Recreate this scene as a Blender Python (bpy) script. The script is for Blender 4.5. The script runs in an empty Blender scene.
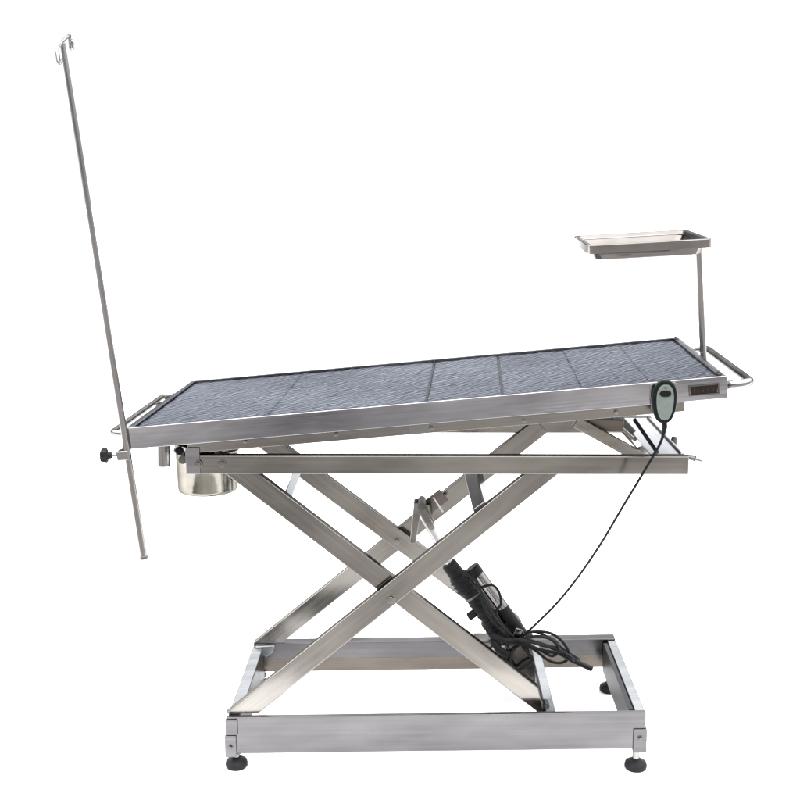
import bpy, bmesh, math, random
from mathutils import Vector, Matrix, noise
random.seed(7)
sc = bpy.context.scene
COL = sc.collection
V = Vector

# ------------------------------------------------------------------ camera
CX, CY, CZ, PIT, YAW, ROL, F = -0.0274, -2.7, 1.4133, 0.1841, -0.0198, -0.0055, 1207.99
_d = V((math.sin(YAW)*math.cos(PIT), math.cos(YAW)*math.cos(PIT), -math.sin(PIT)))
_r = V((math.cos(YAW), -math.sin(YAW), 0)); _u = _r.cross(_d)
_r2 = _r*math.cos(ROL) + _u*math.sin(ROL); _u2 = -_r*math.sin(ROL) + _u*math.cos(ROL)
CAM = V((CX, CY, CZ))
cd = bpy.data.cameras.new('camera'); cam = bpy.data.objects.new('camera', cd); COL.objects.link(cam)
cam.matrix_world = Matrix(((_r2.x, _u2.x, -_d.x, CX), (_r2.y, _u2.y, -_d.y, CY), (_r2.z, _u2.z, -_d.z, CZ), (0, 0, 0, 1)))
cd.sensor_width = 36; cd.lens = 36*F/800; cd.clip_end = 500; cd.clip_start = .05
sc.camera = cam

def at(x, y, Y):
    """the point of the plane at depth Y that the photograph shows at pixel (x, y)"""
    v = _d*F + _r2*(x-400) + _u2*(400-y)
    return CAM + v*((Y-CY)/v.y)

# ------------------------------------------------------------------ materials
def nodes(name):
    m = bpy.data.materials.new(name); m.use_nodes = True
    nt = m.node_tree; b = nt.nodes['Principled BSDF']
    return m, nt, b
def N(nt, t, **k):
    n = nt.nodes.new(t)
    for a, b in k.items():
        if a in n.inputs: n.inputs[a].default_value = b
        else: setattr(n, a, b)
    return n
def ramp(nt, fac, stops):
    r = nt.nodes.new('ShaderNodeValToRGB'); e = r.color_ramp.elements
    while len(e) < len(stops): e.new(.5)
    for i, (p, c) in enumerate(stops):
        e[i].position = p; e[i].color = (*c, 1)
    nt.links.new(fac, r.inputs[0]); return r.outputs[0]

def steel(name, c0, c1, r0, r1, sx=3, sy=140, bump=.10, blot=5, edge=.45, dent=.18):
    m, nt, b = nodes(name); L = nt.links.new
    tc = N(nt, 'ShaderNodeTexCoord')
    mp = N(nt, 'ShaderNodeMapping'); mp.inputs['Scale'].default_value = (sx, sy, sy); L(tc.outputs['Object'], mp.inputs[0])
    n1 = N(nt, 'ShaderNodeTexNoise', Scale=1.0, Detail=4.0); L(mp.outputs[0], n1.inputs['Vector'])
    mp2 = N(nt, 'ShaderNodeMapping'); mp2.inputs['Scale'].default_value = (1, 3, 3); L(tc.outputs['Object'], mp2.inputs[0])
    n2 = N(nt, 'ShaderNodeTexNoise', Scale=float(blot), Detail=2.5, Roughness=.5); L(mp2.outputs[0], n2.inputs['Vector'])
    mx = N(nt, 'ShaderNodeMath', operation='ADD'); 
    a = N(nt, 'ShaderNodeMath', operation='MULTIPLY'); a.inputs[1].default_value = .35; L(n1.outputs['Fac'], a.inputs[0])
    c = N(nt, 'ShaderNodeMath', operation='MULTIPLY'); c.inputs[1].default_value = .65; L(n2.outputs['Fac'], c.inputs[0])
    L(a.outputs[0], mx.inputs[0]); L(c.outputs[0], mx.inputs[1])
    L(ramp(nt, mx.outputs[0], [(.3, c0), (.7, c1)]), b.inputs['Base Color'])
    mr = N(nt, 'ShaderNodeMapRange'); mr.inputs[1].default_value = .3; mr.inputs[2].default_value = .7
    mr.inputs[3].default_value = r0; mr.inputs[4].default_value = r1
    L(mx.outputs[0], mr.inputs[0]); L(mr.outputs[0], b.inputs['Roughness'])
    b.inputs['Metallic'].default_value = 1
    b.inputs['Specular Tint'].default_value = (edge, edge, edge, 1)
    bp = N(nt, 'ShaderNodeBump', Strength=bump, Distance=.0006); L(n1.outputs['Fac'], bp.inputs['Height'])
    # the sheet is never quite flat: long shallow dents
    bp2 = N(nt, 'ShaderNodeBump', Strength=dent, Distance=.004); L(n2.outputs['Fac'], bp2.inputs['Height']); L(bp.outputs[0], bp2.inputs['Normal'])
    L(bp2.outputs[0], b.inputs['Normal'])
    return m
M = {}
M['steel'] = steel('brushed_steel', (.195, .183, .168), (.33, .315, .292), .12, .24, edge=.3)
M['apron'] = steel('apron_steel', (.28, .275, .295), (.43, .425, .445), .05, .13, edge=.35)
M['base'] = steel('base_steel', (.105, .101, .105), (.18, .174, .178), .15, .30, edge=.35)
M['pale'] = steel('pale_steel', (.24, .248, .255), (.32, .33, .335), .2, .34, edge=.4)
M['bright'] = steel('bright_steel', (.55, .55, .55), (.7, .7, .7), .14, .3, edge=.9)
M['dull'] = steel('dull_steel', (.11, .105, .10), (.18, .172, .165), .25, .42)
M['tube'] = steel('polished_tube', (.25, .24, .235), (.33, .32, .31), .12, .24, sx=2, sy=60, bump=.03, dent=.02, edge=.3)
M['tray'] = steel('pressed_steel', (.15, .137, .128), (.25, .232, .22), .08, .18, bump=.03, blot=6, edge=.3, sx=20, sy=20, dent=.10)
M['bucket'] = steel('bucket_steel', (.17, .16, .14), (.29, .275, .245), .08, .18, bump=.03, blot=7, edge=.3, sx=30, sy=30, dent=.12)

def plastic(name, c, r=.4, var=.3, sc_=60, bump=.1, coat=0, spec=.16):
    m, nt, b = nodes(name); L = nt.links.new
    tc = N(nt, 'ShaderNodeTexCoord'); n = N(nt, 'ShaderNodeTexNoise', Scale=float(sc_), Detail=4.0); L(tc.outputs['Object'], n.inputs['Vector'])
    L(ramp(nt, n.outputs['Fac'], [(.3, tuple(x*(1-var) for x in c)), (.7, tuple(x*(1+var) for x in c))]), b.inputs['Base Color'])
    b.inputs['Specular IOR Level'].default_value = spec
    b.inputs['Roughness'].default_value = r; b.inputs['Coat Weight'].default_value = coat
    bp = N(nt, 'ShaderNodeBump', Strength=bump, Distance=.001); L(n.outputs['Fac'], bp.inputs['Height']); L(bp.outputs[0], b.inputs['Normal'])
    return m
M['black'] = plastic('black_plastic', (.006, .006, .007), .42)
M['rubber'] = plastic('black_rubber', (.010, .010, .011), .6)
M['cable'] = plastic('cable_sheath', (.006, .0065, .007), .5)
M['dgreen'] = plastic('dark_green_shell', (.004, .008, .007), .32)
M['grey'] = plastic('grey_green_face', (.135, .160, .145), .5, .08, 90)
M['lcd'] = plastic('dark_display_glass', (.010, .006, .005), .3, .4, 40, .02, .3)
M['mark'] = plastic('faint_display_segment', (.05, .03, .025), .4, .3)
M['brown_steel'] = steel('brown_toned_steel', (.13, .112, .095), (.22, .195, .17), .22, .4)  # brown base colour; on the arm plate it stands for a reflection

# rippled sheet of the top
m, nt, b = nodes('rippled_blue_grey_sheet'); L = nt.links.new
tc = N(nt, 'ShaderNodeTexCoord')
mp = N(nt, 'ShaderNodeMapping'); mp.inputs['Scale'].default_value = (28, 42, 1); mp.inputs['Rotation'].default_value = (0, 0, math.radians(-30)); L(tc.outputs['Object'], mp.inputs[0])
n1 = N(nt, 'ShaderNodeTexNoise', Scale=1.0, Detail=4.0, Roughness=.55, Distortion=.8); L(mp.outputs[0], n1.inputs['Vector'])
mpw = N(nt, 'ShaderNodeMapping'); mpw.inputs['Rotation'].default_value = (0, 0, math.radians(62)); L(tc.outputs['Object'], mpw.inputs[0])
w = N(nt, 'ShaderNodeTexWave', Scale=22.0, Distortion=4.0, Detail=3.0); w.inputs['Detail Scale'].default_value = 1.6; L(mpw.outputs[0], w.inputs['Vector'])
n3 = N(nt, 'ShaderNodeTexNoise', Scale=3.0, Detail=3.0); L(tc.outputs['Object'], n3.inputs['Vector'])
mx = N(nt, 'ShaderNodeMix', data_type='FLOAT'); mx.inputs[0].default_value = .55
L(n1.outputs['Fac'], mx.inputs[2]); L(w.outputs['Fac'], mx.inputs[3])
mx2 = N(nt, 'ShaderNodeMix', data_type='FLOAT'); mx2.inputs[0].default_value = .3
L(mx.outputs[0], mx2.inputs[2]); L(n3.outputs['Fac'], mx2.inputs[3])
L(ramp(nt, mx2.outputs[0], [(.32, (.042, .047, .056)), (.5, (.085, .093, .108)), (.70, (.20, .215, .24))]), b.inputs['Base Color'])
b.inputs['Metallic'].default_value = .8; b.inputs['Roughness'].default_value = .36; b.inputs['Specular Tint'].default_value = (.3, .3, .32, 1)
bp = N(nt, 'ShaderNodeBump', Strength=.45, Distance=.005); L(mx.outputs[0], bp.inputs['Height']); L(bp.outputs[0], b.inputs['Normal'])
M['sheet'] = m

def matte(name, c0, c1, s):
    m, nt, b = nodes(name); L = nt.links.new
    tc = N(nt, 'ShaderNodeTexCoord'); n = N(nt, 'ShaderNodeTexNoise', Scale=float(s), Detail=6.0); L(tc.outputs['Object'], n.inputs['Vector'])
    L(ramp(nt, n.outputs['Fac'], [(.3, c0), (.7, c1)]), b.inputs['Base Color']); b.inputs['Roughness'].default_value = .9
    b.inputs['Specular IOR Level'].default_value = .1
    return m
M['paper'] = matte('white_paper', (.93, .93, .93), (.95, .95, .95), 3)
M['ground'] = matte('grey_concrete', (.042, .041, .040), (.37, .355, .345), .5)

# ------------------------------------------------------------------ mesh helpers
def link(name, bm, mat, parent=None, mtx=None, bevel=0, smooth=False, seg=2):
    bmesh.ops.recalc_face_normals(bm, faces=bm.faces)
    me = bpy.data.meshes.new(name); bm.to_mesh(me); bm.free()
    me.materials.append(M[mat])
    if smooth:
        for p in me.polygons: p.use_smooth = True
    o = bpy.data.objects.new(name, me); COL.objects.link(o)
    if mtx is not None: o.matrix_basis = mtx
    if parent is not None:
        o.parent = parent; o.matrix_parent_inverse = WM[parent.name].inverted()
    WM[o.name] = mtx.copy() if mtx is not None else Matrix.Identity(4)
    if bevel:
        md = o.modifiers.new('bevel', 'BEVEL'); md.width = bevel; md.segments = seg; md.limit_method = 'ANGLE'; md.angle_limit = math.radians(40)
        for p in me.polygons: p.use_smooth = True
        md.harden_normals = True
    return o
WM = {}
def root(name, loc, label, cat):
    o = bpy.data.objects.new(name, None); COL.objects.link(o); o.location = loc; o.empty_display_size = .05
    o['label'] = label; o['category'] = cat; WM[o.name] = Matrix.Translation(loc)
    return o
def add_box(bm, x0, x1, y0, y1, z0, z1, T=None):
    vs = [bm.verts.new(((V((x, y, z)) if T is None else T @ V((x, y, z))))) for x in (x0, x1) for y in (y0, y1) for z in (z0, z1)]
    for f in ((0, 1, 3, 2), (4, 6, 7, 5), (0, 4, 5, 1), (2, 3, 7, 6), (0, 2, 6, 4), (1, 5, 7, 3)):
        bm.faces.new([vs[i] for i in f])
def add_prism(bm, pts, y0, y1, T=None):
    """polygon in the x-z plane, given depth"""
    f = (lambda p: T @ p) if T is not None else (lambda p: p)
    a = [bm.verts.new(f(V((x, y0, z)))) for x, z in pts]; b = [bm.verts.new(f(V((x, y1, z)))) for x, z in pts]
    bm.faces.new(a); bm.faces.new(b[::-1])
    for i in range(len(pts)):
        j = (i+1) % len(pts); bm.faces.new((a[i], b[i], b[j], a[j]))
def add_tube(bm, pts, r, n=12, caps=True):
    """tube through the points; r a number or one per point"""
    pts = [V(p) for p in pts]; rs = r if isinstance(r, (list, tuple)) else [r]*len(pts)
    t = (pts[1]-pts[0]).normalized(); nrm = t.orthogonal().normalized(); rings = []
    for i, p in enumerate(pts):
        a = pts[max(0, i-1)]; c = pts[min(len(pts)-1, i+1)]; t2 = (c-a)
        t2 = t2.normalized() if t2.length > 1e-9 else t
        nrm = (nrm - t2*nrm.dot(t2)).normalized(); bi = t2.cross(nrm); t = t2
        rings.append([bm.verts.new(p + (nrm*math.cos(q) + bi*math.sin(q))*rs[i]) for q in [2*math.pi*k/n for k in range(n)]])
    for A, B in zip(rings, rings[1:]):
        for k in range(n): bm.faces.new((A[k], A[(k+1) % n], B[(k+1) % n], B[k]))
    if caps: bm.faces.new(rings[0][::-1]); bm.faces.new(rings[-1])
def spline(pts, n=8):
    pts = [V(p) for p in pts]; P = [pts[0]*2-pts[1]] + pts + [pts[-1]*2-pts[-2]]; out = []
    for i in range(1, len(P)-2):
        a, b_, c, d = P[i-1:i+3]
        for k in range(n):
            t = k/n
            out.append(.5*((2*b_) + (c-a)*t + (2*a-5*b_+4*c-d)*t*t + (3*b_-a-3*c+d)*t*t*t))
    out.append(pts[-1]); return out
def rounded(pts, rad, n=6):
    pts = [V(p) for p in pts]; out = [pts[0]]
    for i in range(1, len(pts)-1):
        a = pts[i] + (pts[i-1]-pts[i]).normalized()*rad; c = pts[i] + (pts[i+1]-pts[i]).normalized()*rad
        for k in range(n+1):
            t = k/n; out.append(a*(1-t)**2 + pts[i]*2*t*(1-t) + c*t*t)
    out.append(pts[-1]); return out
def frame_m(p0, p1, up=(0, 1, 0)):
    """matrix: local x from p0 to p1, local y nearest to 'up'"""
    x = (V(p1)-V(p0)).normalized(); y = V(up); y = (y - x*y.dot(x)).normalized(); z = x.cross(y)
    return Matrix(((x.x, y.x, z.x, p0[0]), (x.y, y.y, z.y, p0[1]), (x.z, y.z, z.z, p0[2]), (0, 0, 0, 1)))
def bar(name, p0, p1, dep, hgt, mat, parent, bevel=.003, cut0=0, cut1=0, up=(0, 1, 0), holes=None):
    """box section from p0 to p1: dep along world depth, hgt across; ends may be cut at an angle (slant = shift in x)"""
    p0 = V(p0); p1 = V(p1); Ln = (p1-p0).length; bm = bmesh.new()
    h = hgt/2
    add_prism(bm, [(0-cut0, -h), (Ln-cut1, -h), (Ln+cut1, h), (0+cut0, h)], -dep/2, dep/2)
    return link(name, bm, mat, parent, frame_m(p0, p1, up), bevel)
def cyl(name, p0, p1, r, mat, parent, n=24, bevel=0, r2=None):
    bm = bmesh.new(); p0 = V(p0); p1 = V(p1); Ln = (p1-p0).length
    add_tube(bm, [(0, 0, 0), (Ln, 0, 0)], [r, r if r2 is None else r2], n)
    up = (0, 1, 0) if abs((p1-p0).normalized().y) < .9 else (0, 0, 1)
    o = link(name, bm, mat, parent, frame_m(p0, p1, up))
    for p in o.data.polygons: p.use_smooth = len(p.vertices) == 4 and n > 6
    if bevel:
        md = o.modifiers.new('bevel', 'BEVEL'); md.width = bevel; md.segments = 1; md.limit_method = 'ANGLE'; md.angle_limit = math.radians(40)
    md = o.modifiers.new('split', 'EDGE_SPLIT'); md.split_angle = math.radians(30)
    return o
def lathe(name, prof, mat, parent, mtx, n=32, smooth=True):
    """prof: (radius, height) pairs round local z"""
    bm = bmesh.new(); rings = []
    for r, z in prof:
        if r < 1e-6: rings.append([bm.verts.new((0, 0, z))])
        else: rings.append([bm.verts.new((r*math.cos(2*math.pi*k/n), r*math.sin(2*math.pi*k/n), z)) for k in range(n)])
    for A, B in zip(rings, rings[1:]):
        for k in range(n):
            a = (A[0], A[0]) if len(A) == 1 else (A[k], A[(k+1) % n]); c = (B[0], B[0]) if len(B) == 1 else (B[k], B[(k+1) % n])
            f = list(dict.fromkeys((a[0], a[1], c[1], c[0])))
            if len(f) > 2: bm.faces.new(f)
    return link(name, bm, mat, parent, mtx, 0, smooth)
def bolt(p, parent, r=.007, out=(0, -1, 0), mat='dull', name='bolt'):
    """low hexagon head with a washer, standing out of a face at p"""
    d = V(out); m = frame_m(p, V(p)+d, (0, 0, 1) if abs(d.z) < .9 else (0, 1, 0)); bm = bmesh.new()
    add_tube(bm, [(-.002, 0, 0), (.0015, 0, 0)], r*1.45, 20); add_tube(bm, [(.0015, 0, 0), (.006, 0, 0)], r, 6)
    return link(name, bm, mat, parent, m, .0006)

# ------------------------------------------------------------------ setting
bm = bmesh.new()
# seamless white paper: thin sheet rolled out under and far behind the table
add_box(bm, -40, 40, -.50, 60, -.012, 0)
o = link('floor', bm, 'paper'); o['kind'] = 'structure'
bm = bmesh.new(); add_box(bm, -80, 80, -80, 2, -.3, -.016)
o = link('ground', bm, 'ground'); o['kind'] = 'structure'

# ------------------------------------------------------------------ the table
tb = root('operating_table', (0, .25, 0), 'stainless steel scissor lift veterinary operating table with tilted blue grey top', 'operating table')

# --- base frame (slopes a little, as in the photo)
BA = .017
BL, BR, BT, BB, W = -.5009, .5017, .145, .0519, .5
def B(x, y, z): return V((x, y, z+x*BA))
RT = .045
RT = .014
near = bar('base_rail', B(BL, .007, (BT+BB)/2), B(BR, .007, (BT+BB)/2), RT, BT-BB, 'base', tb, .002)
near['label'] = 'long front rail of the floor frame'
# small dent-like scuff and lid strip on the near rail
# far rail: web below, canted ledge above, as seen from inside
bm = bmesh.new(); zc = (BT+BB)/2; h = (BT-BB)/2
T0 = frame_m(B(BL, W-.012, zc), B(BR, W-.012, zc))
Ln = (B(BR, 0, 0)-B(BL, 0, 0)).length
pr_ = [(-.024, .000), (.012, .000), (.012, h), (-.024, h)]   # (depth, height)
a = [bm.verts.new((0, y, z)) for y, z in pr_]; c = [bm.verts.new((Ln, y, z)) for y, z in pr_]
bm.faces.new(a[::-1]); bm.faces.new(c)
for i in range(len(pr_)):
    j = (i+1) % len(pr_); bm.faces.new((a[i], a[j], c[j], c[i]))
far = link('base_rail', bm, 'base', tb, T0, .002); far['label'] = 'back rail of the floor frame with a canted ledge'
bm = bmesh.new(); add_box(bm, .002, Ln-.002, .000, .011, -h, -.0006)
link('rail_web', bm, 'brown_steel', far, T0, .001)
# end members: broad top flange and inner web
for (x0, x1, lab) in ((BL, BL+.030, 'left'), (BR-.024, BR, 'right')):
    bm = bmesh.new(); add_prism(bm, [(x0, BB), (x1, BB), (x1, BT-.003), (x0, BT-.003)], RT+.001, W-.04)
    for v in bm.verts: v.co.z += v.co.x*BA
    link('base_cross_member', bm, 'pale', tb, None, .003)
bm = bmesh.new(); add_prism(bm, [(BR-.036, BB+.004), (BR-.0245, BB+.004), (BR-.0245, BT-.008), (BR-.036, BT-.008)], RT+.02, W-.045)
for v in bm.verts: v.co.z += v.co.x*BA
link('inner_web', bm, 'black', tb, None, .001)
# middle cross member that carries the actuator
pA = at(527, 650, W-.05); 
bm = bmesh.new(); xm = .265
add_prism(bm, [(xm, BB+.004), (xm+.024, BB+.004), (xm+.024, BT-.006), (xm, BT-.006)], RT+.001, W-.04)
for v in bm.verts: v.co.z += v.co.x*BA
link('base_cross_member', bm, 'pale', tb, None, .002)
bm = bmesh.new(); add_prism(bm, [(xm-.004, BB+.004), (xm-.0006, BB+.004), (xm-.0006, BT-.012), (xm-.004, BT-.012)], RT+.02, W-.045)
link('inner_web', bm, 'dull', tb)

# feet
def foot(x, y, name='levelling_foot'):
    zt = BB + x*BA
    f = cyl(name, (x, y, zt+.004), (x, y, .018), .008, 'tube', tb, 16)
    lathe('rubber_pad', [(0, .026), (.011, .026), (.014, .022), (.025, .017), (.027, .010), (.0265, .004), (.024, .0005), (0, .0005)], 'rubber', f, Matrix.Translation((x, y, 0)))
    cyl('lock_nut', (x, y, zt-.001), (x, y, zt-.009), .0125, 'dull', f, 6)
    return f
for x, y in ((BL+.017, .02), (BR-.018, .02), (BL+.02, W-.02), (BR-.015, W-.035)): foot(x, y)
# corner brackets round the near feet
for x0, x1, zt_ in ((BL-.0035, BL+.026, BT-.004), (BL-.006, BL+.022, BB+.048), (BR-.030, BR+.0025, BB+.052)):
    bm = bmesh.new()
    zb_ = BB+.049 if zt_ > BT-.01 else BB-.008
    add_box(bm, x0, x1, -.005, .020, zb_, zt_)
    for v in bm.verts: v.co.z += v.co.x*BA
    link('foot_bracket', bm, 'base', tb, None, .0025)
bolt((BR-.014, -.005, BB+.030+BR*BA), tb, .0045, mat='dull')
bolt((BL+.008, -.005, BB+.020+BL*BA), tb, .0045, mat='dull')

# --- subframe
SA = -.0027
SL, SR, ST, SB, SY = -.5725, .5818, .7777, .7337, .010
def S(x, y, z): return V((x, y, z+x*SA))
SH = ST-SB
nr = bar('support_rail', S(SL, SY+.0125, (ST+SB)/2), S(SR, SY+.0125, (ST+SB)/2), .025, SH, 'steel', tb, .003)
nr['label'] = 'long front rail that the scissor arms slide in'
fr = bar('support_rail', S(SL, W-.0225, (ST+SB)/2), S(SR, W-.0225, (ST+SB)/2), .025, SH, 'steel', tb, .003)
bar('support_cross_member', S(SR-.045, SY+.027, ST-.012), S(SR-.045, W-.037, ST-.012), .082, .022, 'bright', tb, .002, up=(1, 0, 0))
bar('support_cross_member', S(SL+.03, SY+.027, (ST+SB)/2), S(SL+.03, W-.037, (ST+SB)/2), .05, SH-.006, 'steel', tb, .002, up=(1, 0, 0))
# fold line lip on the right cross member
bm = bmesh.new(); add_box(bm, SR-.016, SR-.013, SY+.03, W-.04, ST-.002+SR*SA, ST+.003+SR*SA)
link('cross_member_lip', bm, 'dull', tb)
# small pin sticking out on the right, and one on the bar
cyl('end_pin', S(SR, .03, ST-.006), S(SR+.016, .03, ST-.010), .006, 'dull', tb, 12, .001)
cyl('end_pin', S(SR+.016, .03, ST-.010), S(SR+.034, .03, ST-.016), .0075, 'tube', tb, 16, .001, .003)
pp = at(674, 447, .2); cyl('stop_stud', pp, pp+V((0, 0, .026)), .008, 'dull', tb, 16, .002)
# hinge plates at the left end
pl = at(191, 459, SY)
bm = bmesh.new(); add_prism(bm, [(SL-.004, SB+.002), (SL+.028, SB+.002), (SL+.028, ST+.020), (SL-.004, ST+.020)], SY-.004, SY-.0005)
link('hinge_plate', bm, 'apron', tb, None, .001)
for px, py in ((198, 464), (222, 463.5)):
    p = at(px, py, SY-.001 if px > 210 else SY-.0045); bolt(p, tb, .0065, mat='steel')

# --- scissor arms
def arm(pix0, pix1, Y, hgt=.050, cut0=0, cut1=0, mat='steel', lab=None, dep=.024):
    p0 = at(*pix0, Y); p1 = at(*pix1, Y)
    o = bar('scissor_arm', p0, p1, dep, hgt, mat, tb, .0025, cut0, cut1)
    if lab: o['label'] = lab
    return o
arm((242.5, 711.5), (546, 469), .030, cut0=-.033, cut1=-.033, mat='steel', lab='front arm rising to the right')
arm((231, 463.5), (541, 700.5), .057, cut1=-.030, mat='steel', lab='front arm falling to the right')
a_far = arm((268.5, 641), (541, 425), W-.030, cut0=-.033, lab='rear arm rising to the right')
b_far = arm((252, 430), (522, 630), W-.057, cut1=-.03, lab='rear arm falling to the right')
for (px, py, Y) in ((391, 599, .018), (397, 541, W-.0695), (243, 462.5, .042)):
    bolt(at(px, py, Y), tb, .008 if Y < .1 else .007, mat='steel')
# transverse tubes joining front and rear arms
def cross(pn, Yn, pf, Yf, w, h, mat, upv=(0, 0, 1), name='cross_tube'):
    return bar(name, at(*pn, Yn), at(*pf, Yf), w, h, mat, tb, .002, up=upv)
q = at(484, 513, .043); q2 = V((q.x-.012, W-.045, q.z+.008))
bar('cross_tube', q, q2, .046, .034, 'tube', tb, .003, up=(-.6, 0, .8))
q = at(283, 505, .070); q2 = V((q.x-.002, W-.07, q.z+.0))
bar('cross_tube', q, q2, .026, .022, 'bright', tb, .003, up=(.6, 0, .8))
# hinge lugs at the lower left
# flared hinge shoes the rising arms end in
q = at(265, 650, W-.05)
bm = bmesh.new(); add_prism(bm, [(q.x-.026, q.z+.014), (q.x+.030, q.z+.018), (q.x+.022, q.z-.004), (q.x+.004, q.z-.018), (q.x-.010, q.z-.012)], W-.062, W-.0425)
link('hinge_shoe', bm, 'pale', tb, None, .003)
for Y_, px_, py_ in ((.057, 546, 704), (W-.057, 530, 634)):
    q = at(px_, py_, Y_); cyl('roller', (q.x, Y_-.008, q.z-.004), (q.x, Y_+.020, q.z-.004), .008, 'dull', tb)

# --- tilting top.  T(u, v, h): u along, v depth, h down from the top plane
TX, TZ, TL, TA, TY, TYAW = -.6865, .8547, 1.3394, .0943, .0685, -.0417
c_, s_ = math.cos(TA), math.sin(TA)
TW = W + 2*TY
_o = V((TX - (-TY-.25)*TYAW, -TY - TL/2*TYAW, TZ))
ex = V((c_, TYAW, s_)).normalized(); ey = V((-TYAW, 1, 0)); ey = (ey-ex*ey.dot(ex)).normalized(); ez = ex.cross(ey)
TM = Matrix(((ex.x, ey.x, ez.x, _o.x), (ex.y, ey.y, ez.y, _o.y), (ex.z, ey.z, ez.z, _o.z), (0, 0, 0, 1)))
def P(u, v, h=0): return TM @ V((u, v, h))
TH = .0501
def tbox(name, u0, u1, v0, v1, h0, h1, mat, parent=tb, bevel=.002):
    bm = bmesh.new(); add_box(bm, u0, u1, v0, v1, h0, h1)
    return link(name, bm, mat, parent, TM, bevel)
LIP = .015
e = .0012
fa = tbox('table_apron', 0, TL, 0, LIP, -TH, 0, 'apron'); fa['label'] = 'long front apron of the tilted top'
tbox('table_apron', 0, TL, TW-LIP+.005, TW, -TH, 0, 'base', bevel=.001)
tbox('table_apron', 0, LIP-.002, LIP+e, TW-LIP-e, -TH, -.0005, 'apron')
tbox('table_apron', TL-.010, TL, LIP+e, TW-LIP-e, -TH, -.0005, 'pale')
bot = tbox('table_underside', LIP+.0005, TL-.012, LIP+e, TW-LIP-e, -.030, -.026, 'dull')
# sheets of the top: separate panels with narrow gaps
def u_of(px, py):
    a = at(px, py, 0); v = _d*F + _r2*(px-400) + _u2*(400-py); n = ez
    t = (P(0, 0)-CAM).dot(n)/v.dot(n); return TM.inverted() @ (CAM+v*t)
su = [LIP, 0, u_of(500, 372).x, u_of(574, 370).x, u_of(640, 368).x, TL-.012]
su[1] = (u_of(432, 360).x + u_of(429, 400).x)/2
su = su[:1] + [u_of(283, 394).x] + su[1:]
for i in range(6):
    u0, u1 = su[i]+(.0012 if i == 2 else .0003), su[i+1]-(.0012 if i == 1 else .0003)
    bm = bmesh.new(); nx = int((u1-u0)/.007); ny = 90
    grid = [[None]*(ny+1) for _ in range(nx+1)]
    for a in range(nx+1):
        for b2 in range(ny+1):
            u = u0+(u1-u0)*a/nx; v = LIP+e + (TW-2*LIP-2*e)*b2/ny
            hz = -.006 + .0016*noise.noise(V((u*9, v*18, i*3.1))) + .0016*noise.noise(V((u*34+v*26, v*50-u*20, 5+i)))
            grid[a][b2] = bm.verts.new((u, v, hz))
    for a in range(nx):
        for b2 in range(ny): bm.faces.new((grid[a][b2], grid[a+1][b2], grid[a+1][b2+1], grid[a][b2+1]))
    r_ = bmesh.ops.extrude_face_region(bm, geom=bm.faces[:])
    for g in r_['geom']:
        if isinstance(g, bmesh.types.BMVert): g.co.z -= .004
    pnl = link('top_panel', bm, 'sheet', tb, TM, 0, True)
# bright joint strip, then a dull one
tbox('joint_strip', su[2]-.0030, su[2]+.0022, LIP+e, TW-LIP-e, -.0095, -.0030, 'apron')
tbox('fold_strip', su[3]-.003, su[3]+.003, LIP+e, TW-LIP-e, -.0085, -.0042, 'apron')
# gasket line along inside of the right lip
tbox('edge_gasket', TL-.0158, TL-.0105, LIP+.002, TW-LIP-.002, -.008, -.0002, 'black', bevel=.001)
for v in (.03, TW-.03):
    p = P(TL-.012, v, .001); bolt(p, tb, .005, tuple(ez), 'dull')
# inner carrying band below the apron
uL, uR = .135, .135
uL = (TM.inverted() @ at(186, 446, .0)).x; uR = (TM.inverted() @ at(682, 408, .0)).x
bv0 = .058; bv1 = TW-.058
BH = -.0835
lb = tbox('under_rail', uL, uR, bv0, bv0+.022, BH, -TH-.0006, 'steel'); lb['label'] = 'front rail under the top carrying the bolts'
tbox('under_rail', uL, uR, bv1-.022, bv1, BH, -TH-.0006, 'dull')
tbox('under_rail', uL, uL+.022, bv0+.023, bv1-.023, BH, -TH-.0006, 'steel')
tbox('under_rail', uR-.022, uR, bv0+.023, bv1-.023, BH, -TH-.0006, 'brown_steel')
def on_band(px, py):
    v = _d*F + _r2*(px-400) + _u2*(400-py); n = ey; p0 = P(0, bv0)
    return CAM + v*((p0-CAM).dot(n)/v.dot(n))
for px, py in ((245, 441), (336, 434), (431, 428), (524, 421), (616, 412)):
    bolt(on_band(px, py), tb, .0040, tuple(-ey), 'tube')
# joint plate under the bright seam
q = TM.inverted() @ on_band(420, 430)
tbox('splice_plate', q.x-.022, q.x+.022, bv0-.003, bv0-.0004, BH+.001, -TH-.002, 'tube', bevel=.0008)
# hinge knuckle between top and left of the subframe
q = at(182, 458, .03); cyl('hinge_pin', (q.x+.005, .012, q.z), (q.x+.005, W-.02, q.z), .010, 'dull', tb)
q = at(181, 449, .03); bolt((q.x, .012, q.z), tb, .007, (0, -1, 0), 'black')

# drain outlet at left, hanging from the top
q0 = at(163.5, 449, .12); q1 = at(163.5, 466, .12)
cyl('drain_outlet', q0+V((0, 0, .02)), q1, .0165, 'tube', tb, 28, .002)

# tilt struts at the right
bar('tilt_strut', at(575, 421, .20), at(640, 457, .20), .022, .029, 'steel', tb, .002)
bar('tilt_strut', at(618, 420, .30), at(650, 455, .30), .020, .030, 'dull', tb, .002)
bar('tilt_strut', at(611, 418, .235), at(645, 449, .235), .014, .008, 'tube', tb, .002)
bar('tilt_bracket', at(585, 423, .24), at(622, 424, .24), .05, .030, 'brown_steel', tb, .002)
bar('guide_rail', at(634, 419, .06), at(659, 455, .06), .006, .009, 'black', tb, .001)

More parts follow.
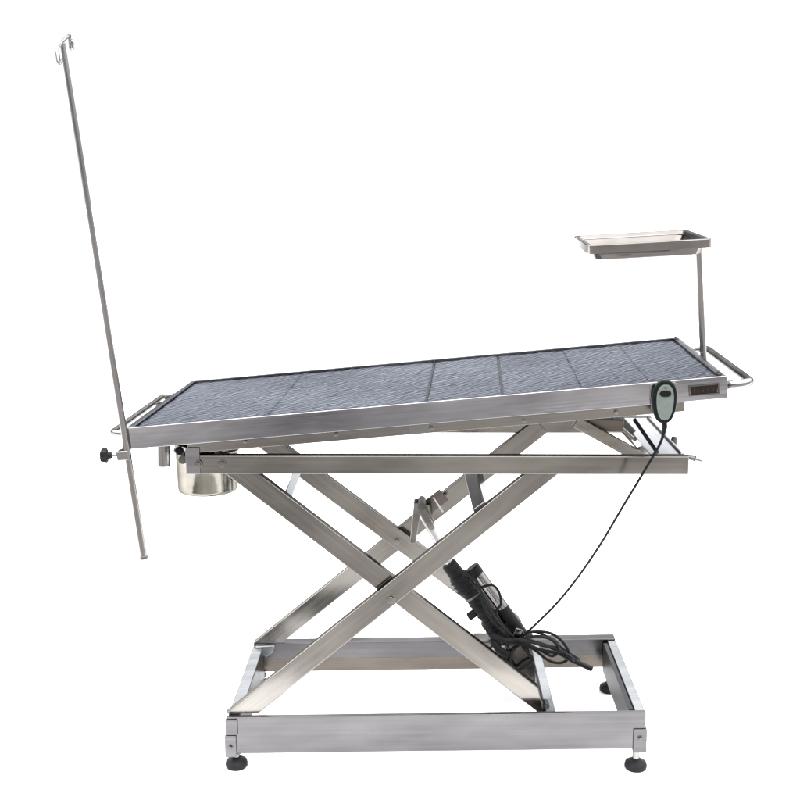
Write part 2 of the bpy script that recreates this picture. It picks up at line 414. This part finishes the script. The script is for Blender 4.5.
# --- handles: bent tube at each end
def handle(pts, r, lab):
    bm = bmesh.new(); add_tube(bm, rounded(pts, .035, 8), r, 20)
    o = link('end_handle', bm, 'tube', tb, None, 0, True); o['label'] = lab; return o
hu = .060
handle([P(TL-.002, .030, -.026), P(TL+hu, .030, -.026), P(TL+hu, TW-.07, -.026), P(TL-.002, TW-.07, -.026)], .0095, 'bent tube handle at the raised end')
handle([P(.002, .040, -.018), P(-.052, .040, -.018), P(-.052, TW-.10, -.018), P(.002, TW-.10, -.018)], .0075, 'bent tube handle at the low end')
bar('end_rod', P(-.020, .05, -.018), P(-.020, TW-.11, -.018), .010, .010, 'tube', tb, .002, up=(0, 0, 1))
for v in (.36, .45): 
    p = P(-.020, v, -.012); bolt(p, tb, .007, (0, 0, 1), 'dull')

# --- display panel let into the apron
def on_front(px, py, off=0):
    v = _d*F + _r2*(px-400) + _u2*(400-py); n = ey; p0 = P(0, -off)
    return TM.inverted() @ (CAM + v*((p0-CAM).dot(n)/v.dot(n)))
a0 = on_front(690.5, 395.5); a1 = on_front(717.5, 384)
bm = bmesh.new(); sl = .003
z0, z1 = a0.z+.002, a1.z-.001
add_prism(bm, [(a0.x+.002, z0), (a1.x-.002, z0), (a1.x, z1), (a0.x, z1)], -.0025, -.0003)
dp = link('display_panel', bm, 'lcd', tb, TM, .0006)
bm = bmesh.new()      # frame of the window
for (u0, u1, h0, h1) in ((a0.x-.003, a1.x+.003, z1+.0003, z1+.003), (a0.x-.003, a1.x+.003, z0-.003, z0-.0003), (a0.x-.003, a0.x-.0003, z0, z1), (a1.x+.0003, a1.x+.003, z0, z1)):
    add_box(bm, u0, u1, -.0035, -.0003, h0, h1)
link('bezel', bm, 'dull', dp, TM)
bm = bmesh.new(); wdt = a1.x-a0.x; hh = z1-z0
for i in range(5):      # worn, unreadable segment bars
    x = a0.x + wdt*(.12, .27, .44, .62, .82)[i]
    add_box(bm, x, x+.0016, -.0034, -.0026, z0+hh*.25, z0+hh*(.72, .6, .5, .72, .66)[i])
link('display_segments', bm, 'mark', dp, TM)

# --- actuator under the arms
AY = .25
A0 = at(421, 512, AY); A1 = at(452, 568, AY); A2 = at(511, 648, AY)
act = cyl('actuator', A1, A2, .021, 'black', tb, 24, .004)
cyl('piston_rod', A0, A1, .010, 'bright', act, 20)
def band(t0, t1, r, mat='black', off=(0, 0, 0), name='collar'):
    d = A2-A1; return cyl(name, A1+d*t0+V(off), A1+d*t1+V(off), r, mat, act, 20, .003)
band(-.06, .05, .020, 'rubber'); band(.08, .28, .0255); band(.33, .36, .0235, 'dull'); band(.62, .84, .027); band(.9, 1.04, .022, 'dull')
d = (A2-A1).normalized(); side = V((-d.z, 0, d.x)); side = side if side.x > 0 else -side
band(.16, .66, .016, 'tube', side*.045, 'motor_housing'); band(.10, .20, .019, 'black', side*.043, 'motor_cap'); band(.60, 1.0, .018, 'black', side*.043, 'motor_cap')
bar('motor_bridge', A1+(A2-A1)*.16, A1+(A2-A1)*.16+side*.05, .03, .03, 'black', act, .004)
bar('motor_bridge', A1+(A2-A1)*.80, A1+(A2-A1)*.80+side*.05, .03, .03, 'black', act, .004)
for t in (.12, .17, .22, .66, .71, .76, .81): band(t, t+.02, .0285, 'rubber', name='rib')
for t in (.40, .47, .54): band(t, t+.03, .0235, 'rubber', name='rib')
q = A1+(A2-A1)*.5-side*.03; cyl('limit_knob', q+side*.012, q-side*.012, .011, 'rubber', act, 14, .003)
# upper yoke: forked steel lug on a cross tube between the arms
q = at(422, 503, AY); 
cyl('actuator_cross_tube', (q.x, AY-.034, q.z), (q.x, AY+.034, q.z), .010, 'dull', tb, 24)
bar('lift_lever', at(424, 509, AY+.03), at(428, 511, W-.045), .026, .020, 'steel', tb, .002, up=(1, 0, 0))
for dy in (-.022, .022):
    bm = bmesh.new(); a = at(418, 503, AY); 
    add_prism(bm, [(a.x-.010, a.z+.004), (a.x+.012, a.z+.006), (a.x+.044, a.z-.060), (a.x+.030, a.z-.066), (a.x+.006, a.z-.022), (a.x-.006, a.z-.098), (a.x-.020, a.z-.098)], AY+dy-.003, AY+dy+.003)
    link('fork_plate', bm, 'tube', act, None, .001)
# lower mount: bracket on the middle cross member
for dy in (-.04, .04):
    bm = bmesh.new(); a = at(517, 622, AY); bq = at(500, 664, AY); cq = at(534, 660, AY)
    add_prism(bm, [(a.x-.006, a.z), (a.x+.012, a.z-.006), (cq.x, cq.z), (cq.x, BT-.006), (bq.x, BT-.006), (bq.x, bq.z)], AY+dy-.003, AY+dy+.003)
    link('mount_plate', bm, 'brown_steel' if dy > 0 else 'steel', tb, None, .001)
# thin flat shelf that the cables lie on
bar('cable_shelf', at(474, 638, .26), at(524, 638, .26), .06, .005, 'dull', tb, .001)
bar('mount_rod', at(483, 652, .2), at(506, 648, .2), .012, .02, 'tube', tb, .003)
# pressed plate on the far arm above the fork; brown and glint paint a reflection
bar('arm_plate', at(420, 513, W-.075), at(444, 494.5, W-.075), .004, .038, 'brown_steel', tb, .001)
bar('arm_plate_glint', at(433, 497, W-.079), at(443, 512, W-.079), .003, .005, 'bright', tb, .0008)

# ------------------------------------------------------------------ drain bucket
q = at(208, 490, .22); R_ = .078
bk = root('drain_bucket', (q.x, .22, q.z), 'round shiny steel waste bucket hung under the low left end of the table', 'bucket')
zt = q.z+.125
lathe('bucket_body', [(0, .0), (R_*.86, .0), (R_*.93, .003), (R_*.955, .010), (R_, .118), (R_*1.03, .121), (R_*1.03, .125), (R_*.98, .125), (R_*.93, .012), (0, .006)], 'bucket', bk, Matrix.Translation((q.x, .22, q.z)), 56)
for o in [bpy.context.scene.objects['bucket_body']]:
    md = o.modifiers.new('split', 'EDGE_SPLIT'); md.split_angle = math.radians(50)
bm = bmesh.new()
add_tube(bm, [(q.x+R_*1.0*math.cos(t), .22+R_*1.0*math.sin(t)*1.0, zt-.02) for t in [2*math.pi*k/48 for k in range(49)]], .0035, 8)
link('bucket_ring', bm, 'tube', bk, None, 0, True)

# ------------------------------------------------------------------ drip pole
PY = -.045
p_bot = at(144, 558.5, PY); p_top = at(62.5, 43, PY)
dp_ = root('drip_pole', p_bot, 'tall thin leaning steel drip pole with two hooks clamped at the low left corner', 'drip pole')
dv = p_top-p_bot
mid = p_bot+dv*.60
cyl('pole_tube', p_bot, p_top, .0087, 'tube', dp_, 28, .001, .0054)
cyl('end_cap', p_bot-dv*.001, p_bot+dv*.006, .0094, 'dull', dp_, 20, .001)
# two flat hooks on a short crossbar
bm = bmesh.new()
def W2(x, y, dy): return at(x, y, PY+dy)
add_tube(bm, rounded([W2(57.5, 47, -.03), W2(62, 42, 0), W2(67, 37, .03), W2(69.5, 36, .045)], .006, 4), .0036, 10)
add_tube(bm, rounded([W2(69.3, 32, .045), W2(69.6, 38, .045), W2(70.6, 49, .05), W2(73, 48.8, .04), W2(72.0, 40, .03)], .004, 4), .0034, 10)
add_tube(bm, rounded([W2(60, 43.5, -.03), W2(57, 47, -.03), W2(57, 52, -.035), W2(58.6, 63.5, -.04), W2(61.0, 62.5, -.03), W2(60.0, 53, -.03)], .004, 4), .0036, 10)
add_tube(bm, [W2(58.5, 45, -.03), W2(56.2, 50.5, -.032), W2(57.8, 56, -.034)], .0034, 10)
link('hook', bm, 'tube', dp_, None, 0, True)
# clamp and black star knob
k0 = at(125, 455, PY+.005); 
bar('clamp_block', at(118, 455, PY+.006), at(130, 454, PY+.006), .03, .022, 'tube', dp_, .003)
kk = at(105, 455.5, PY); k1 = at(118, 455, PY)
kn = cyl('clamp_screw', kk, k1, .004, 'tube', dp_, 12)
bm = bmesh.new(); n = 40
ax = (k1-kk).normalized()
def star(x, r0, amp):
    return [bm.verts.new((x, (r0+amp*math.cos(5*2*math.pi*k/n))*math.cos(2*math.pi*k/n), (r0+amp*math.cos(5*2*math.pi*k/n))*math.sin(2*math.pi*k/n))) for k in range(n)]
rings = [star(x, r, a) for x, r, a in ((-.010, .010, .001), (-.0075, .0145, .0025), (.003, .0155, .003), (.0055, .013, .002), (.008, .0085, 0), (.016, .007, 0))]
for A_, B_ in zip(rings, rings[1:]):
    for k in range(n): bm.faces.new((A_[k], A_[(k+1) % n], B_[(k+1) % n], B_[k]))
bm.faces.new(rings[0][::-1]); bm.faces.new(rings[-1])
link('knob', bm, 'rubber', kn, frame_m(kk, k1, (.0, 1, 0)), .0005, True)
# bracket from the clamp to the table
bar('clamp_arm', at(124, 449, PY+.01), P(.010, .055, -.030), .012, .012, 'tube', dp_, .002)

# ------------------------------------------------------------------ instrument tray on its post
YN, YF = .09, .37
yp = .245
pb = P(TL-.0055, 0, 0)
pbot = at(703.3, 352.5, yp); ptop = at(698, 247.5, yp)
tr = root('instrument_tray', pbot, 'shallow steel instrument tray held over the raised right end on a slim post', 'tray')
cyl('post', pbot-(ptop-pbot).normalized()*.02, ptop, .0080, 'tube', tr, 24, .001)
nl = at(588, 245.5, YN); nrr = at(713, 238.5, YN)
fl = V((nl.x+.004, YF, nl.z-.001)); 
tx_ = (nrr-nl).normalized(); TLn = (nrr-nl).length
ty_ = V((0, 1, .03)); ty_ = (ty_-tx_*ty_.dot(tx_)).normalized(); tz_ = tx_.cross(ty_)
TT = Matrix(((tx_.x, ty_.x, tz_.x, nl.x), (tx_.y, ty_.y, tz_.y, nl.y), (tx_.z, ty_.z, tz_.z, nl.z), (0, 0, 0, 1)))
dpt = YF-YN
def rrect(x0, x1, y0, y1, r, z, k=7):
    out = []
    for cx, cy, a0_ in ((x1-r, y1-r, 0), (x0+r, y1-r, 90), (x0+r, y0+r, 180), (x1-r, y0+r, 270)):
        for i in range(k+1):
            t = math.radians(a0_+90*i/k); out.append((cx+r*math.cos(t), cy+r*math.sin(t), z))
    return out
bm = bmesh.new()
th = .0012
def loop(ins, z, r): return [bm.verts.new(p) for p in rrect(ins, TLn-ins, ins, dpt-ins, r, z)]
loops = [loop(.000, -.020, .016), loop(.000, -.0015, .016), loop(.0012, 0, .015), loop(.009, 0, .012), loop(.012, -.002, .012), loop(.022, -.034, .020), loop(.030, -.037, .022),
         loop(.030, -.0385, .022), loop(.0208, -.0355, .020), loop(.0108, -.003, .013), loop(.0085, -.0012, .012), loop(.0018, -.0016, .014), loop(.0012, -.020, .015)]
for A_, B_ in zip(loops, loops[1:]+[loops[0]]):
    if A_ is loops[6]: continue
    for k in range(len(A_)): j = (k+1) % len(A_); bm.faces.new((A_[k], A_[j], B_[j], B_[k]))
bm.faces.new(loops[6][::-1]); bm.faces.new(loops[7])
pan = link('tray_pan', bm, 'tray', tr, TT, 0, True)
md = pan.modifiers.new('split', 'EDGE_SPLIT'); md.split_angle = math.radians(35)
bm = bmesh.new()      # ring the tray rests on
rg = rrect(.012, TLn-.012, .012, dpt-.012, .02, -.010); add_tube(bm, [TT @ V(p) for p in rg+rg[:1]], .0030, 8)
link('support_ring', bm, 'tube', tr, None, 0, True)
bm = bmesh.new()
add_box(bm, -.012, .008, -.010, .010, -.010, -.002)
link('post_bracket', bm, 'tube', tr, Matrix.Translation(ptop+V((0, 0, -.0))), .002)
# shallow raised oval inside the pan, in dark brown
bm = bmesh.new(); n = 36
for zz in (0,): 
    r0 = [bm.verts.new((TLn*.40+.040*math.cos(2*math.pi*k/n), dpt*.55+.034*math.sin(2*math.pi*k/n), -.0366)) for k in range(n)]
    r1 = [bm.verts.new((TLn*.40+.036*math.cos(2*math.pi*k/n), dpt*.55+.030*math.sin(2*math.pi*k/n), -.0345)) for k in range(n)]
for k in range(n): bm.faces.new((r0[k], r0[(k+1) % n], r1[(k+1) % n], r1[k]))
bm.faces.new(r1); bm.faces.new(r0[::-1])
link('dark_oval', bm, 'brown_steel', tr, TT, 0)

# ------------------------------------------------------------------ hand controller
HY = -TY-.040
def HP(px, py, off=0): 
    return at(px, py, HY+off)
hc = root('hand_controller', HP(664.5, 424), 'grey green faced hand controller with black rim hung on the front apron', 'hand controller')
hm = frame_m(HP(664.5, 402), HP(665.5, 402)); ctr = HP(664.5, 401.8)
ppm = (HP(665.5, 402)-HP(664.5, 402)).length      # metres per pixel there
def hull(prof, z0, z1, mat, name, parent, bev):
    bm = bmesh.new(); add_prism(bm, [(x*ppm, -y*ppm) for x, y in prof], z0, z1)
    return link(name, bm, mat, parent, Matrix.Translation(ctr), bev, seg=3)
def egg(wt, wb, ht, hb, n=44):
    o_ = []
    for k in range(n):
        t = 2*math.pi*k/n; s = math.sin(t); c = math.cos(t)
        yy = -s*ht if s > 0 else -s*hb
        f = (yy+ht)/(ht+hb); wid = wt+(wb-wt)*max(0, min(1, (f-.2)/.8))
        o_.append((wid*math.copysign(abs(c)**.72, c), yy if True else 0))
    return o_
shell = hull(egg(12.9, 11.6, 22.3, 22.0), -.004, .010, 'dgreen', 'controller_shell', hc, .004)
hull([(x+.2, y+.2) for x, y in egg(9.2, 7.6, 18.0, 18.2)], -.0062, -.0040, 'grey', 'controller_face', hc, .001)
hull([(x, y-9) for x, y in egg(5.8, 5.8, 3.1, 3.3)], -.0085, -.0063, 'black', 'rocker_button', hc, .001)
hull([(x, y-15) for x, y in egg(1.1, 1.1, .8, .8, 12)], -.0070, -.0063, 'dull', 'indicator', hc, .0002)
# hanging bracket of thin steel behind it
bm = bmesh.new()
q = TM.inverted() @ HP(664.5, 400)
add_box(bm, q.x-.028, q.x+.029, -.0030, -.0006, -.060, -.003)
add_box(bm, q.x-.006, q.x+.030, -.0175, -.0031, -.028, -.004)
br = link('controller_bracket', bm, 'tube', tb, TM, .002)
# cable
cab = [HP(664.5, 422, .008), HP(664.2, 431, .01), HP(659, 446, .012), HP(645, 470, .02), HP(622, 508, .05), HP(600, 545, .09), HP(578, 577, .14), HP(557, 603, .2), HP(537, 623, .27), HP(522, 637, .31), HP(512, 645, .33)]
cp = spline(cab, 8); bm = bmesh.new()
add_tube(bm, cp, [.0062 if i < 6 else max(.0030, .0062-.0004*(i-5)) for i in range(len(cp))], 10)
link('controller_cable', bm, 'cable', hc, None, 0, True)

# ------------------------------------------------------------------ cables
pc = root('power_cord', at(540, 645, .25), 'black power cord bundled in loops beside the actuator with its end hanging right', 'power cord')
def wire(pts, r, mat='cable', name='cord', n=8):
    bm = bmesh.new(); add_tube(bm, spline([at(*p) for p in pts], n), r, 8); return link(name, bm, mat, pc, None, 0, True)
wire([(515, 637, .22), (530, 632, .22), (548, 632.5, .21), (560, 639, .2), (568, 650, .2), (569, 658, .2), (560, 663, .2), (548, 660, .2), (535, 650, .21), (520, 640, .22)], .0038)
wire([(518, 640, .18), (536, 636, .17), (552, 640, .17), (559, 650, .17), (552, 656, .18), (540, 650, .19), (522, 641, .2)], .0038)
wire([(514, 636, .24), (538, 643, .22), (553, 648, .2), (563, 653, .2), (578, 662, .2)], .0055)
wire([(510, 641, .20), (530, 647, .19), (546, 651, .18), (560, 654, .18), (574, 662, .19)], .0048)
wire([(512, 639, .17), (530, 642, .16), (545, 646, .16), (556, 648, .17), (572, 658, .18)], .0042)
wire([(517, 634, .27), (535, 632, .27), (554, 640, .25), (562, 648, .24), (580, 660, .22)], .0036)
pg = wire([(574, 660.5, .2), (583, 665, .2), (592, 669, .2)], .0075, 'black', 'plug', 4)
# cords running from the motor to the bundle
wire([(473, 583, .22), (481, 592, .2), (490, 606, .2), (500, 622, .2), (513, 637, .2)], .0036)
wire([(478, 588, .2), (492, 585, .19), (499, 592, .19), (501, 604, .19), (496, 612, .2), (503, 626, .2), (514, 638, .2)], .0034)
wire([(470, 580, .2), (480, 590, .18), (484, 606, .18), (492, 620, .18), (505, 634, .18)], .0034)
wire([(486, 590, .24), (494, 600, .24), (505, 615, .24), (512, 630, .24), (522, 638, .24)], .0036)
wire([(462, 572, .2), (472, 578, .18), (478, 585, .17), (488, 605, .17), (498, 622, .18), (510, 636, .2)], .003)
# square loop dropping below the bundle
wire([(521, 644, .2), (527, 652, .19), (532.5, 660, .19), (524, 666, .19), (517, 671, .19), (511, 663, .19), (512, 652, .2), (519, 644, .21)], .0042, n=5)
wire([(497, 640, .2), (500, 652, .2), (508, 662, .2), (516, 671, .2)], .0055)
wire([(490, 634, .2), (505, 640, .19), (520, 642, .19), (530, 645, .19)], .0085)
wire([(493, 638, .21), (498, 648, .2), (509, 655, .2)], .012)

# ------------------------------------------------------------------ light
w = bpy.data.worlds.new('World'); sc.world = w; w.use_nodes = True
nt = w.node_tree; L = nt.links.new; bg = nt.nodes['Background']
tc = N(nt, 'ShaderNodeTexCoord'); sp = N(nt, 'ShaderNodeSeparateXYZ'); L(tc.outputs['Generated'], sp.inputs[0])
# overcast sky: white ahead, very bright overhead, added patches behind the camera for reflections
def mr(src, a, b_):
    n = N(nt, 'ShaderNodeMapRange', interpolation_type='SMOOTHSTEP'); n.inputs[1].default_value = a; n.inputs[2].default_value = b_; L(src, n.inputs[0]); return n.outputs[0]
ahead = mr(sp.outputs['Y'], -.35, .10); up = mr(sp.outputs['Z'], .16, .62)
ns = N(nt, 'ShaderNodeTexNoise', Scale=2.3, Detail=5.0, Roughness=.6); L(tc.outputs['Generated'], ns.inputs['Vector'])
back = ramp(nt, ns.outputs['Fac'], [(.40, (.06, .055, .05)), (.5, (.45, .44, .44)), (.60, (1.3, 1.3, 1.3))])
def mix(f, a, b_):
    m_ = N(nt, 'ShaderNodeMix', data_type='RGBA'); L(f, m_.inputs[0])
    for s, v in ((6, a), (7, b_)):
        if isinstance(v, tuple): m_.inputs[s].default_value = (*v, 1)
        else: L(v, m_.inputs[s])
    return m_.outputs[2]
c1 = mix(ahead, back, (1.04, 1.08, 1.15)); c2 = mix(up, c1, (5.2, 5.2, 5.25))
L(c2, bg.inputs[0]); bg.inputs[1].default_value = 1.0

sc.render.engine = 'CYCLES'
sc.cycles.max_bounces = 8; sc.cycles.use_denoising = True
sc.view_settings.view_transform = 'Standard'; sc.view_settings.look = 'None'
sc.view_settings.exposure = 0; sc.view_settings.gamma = 1
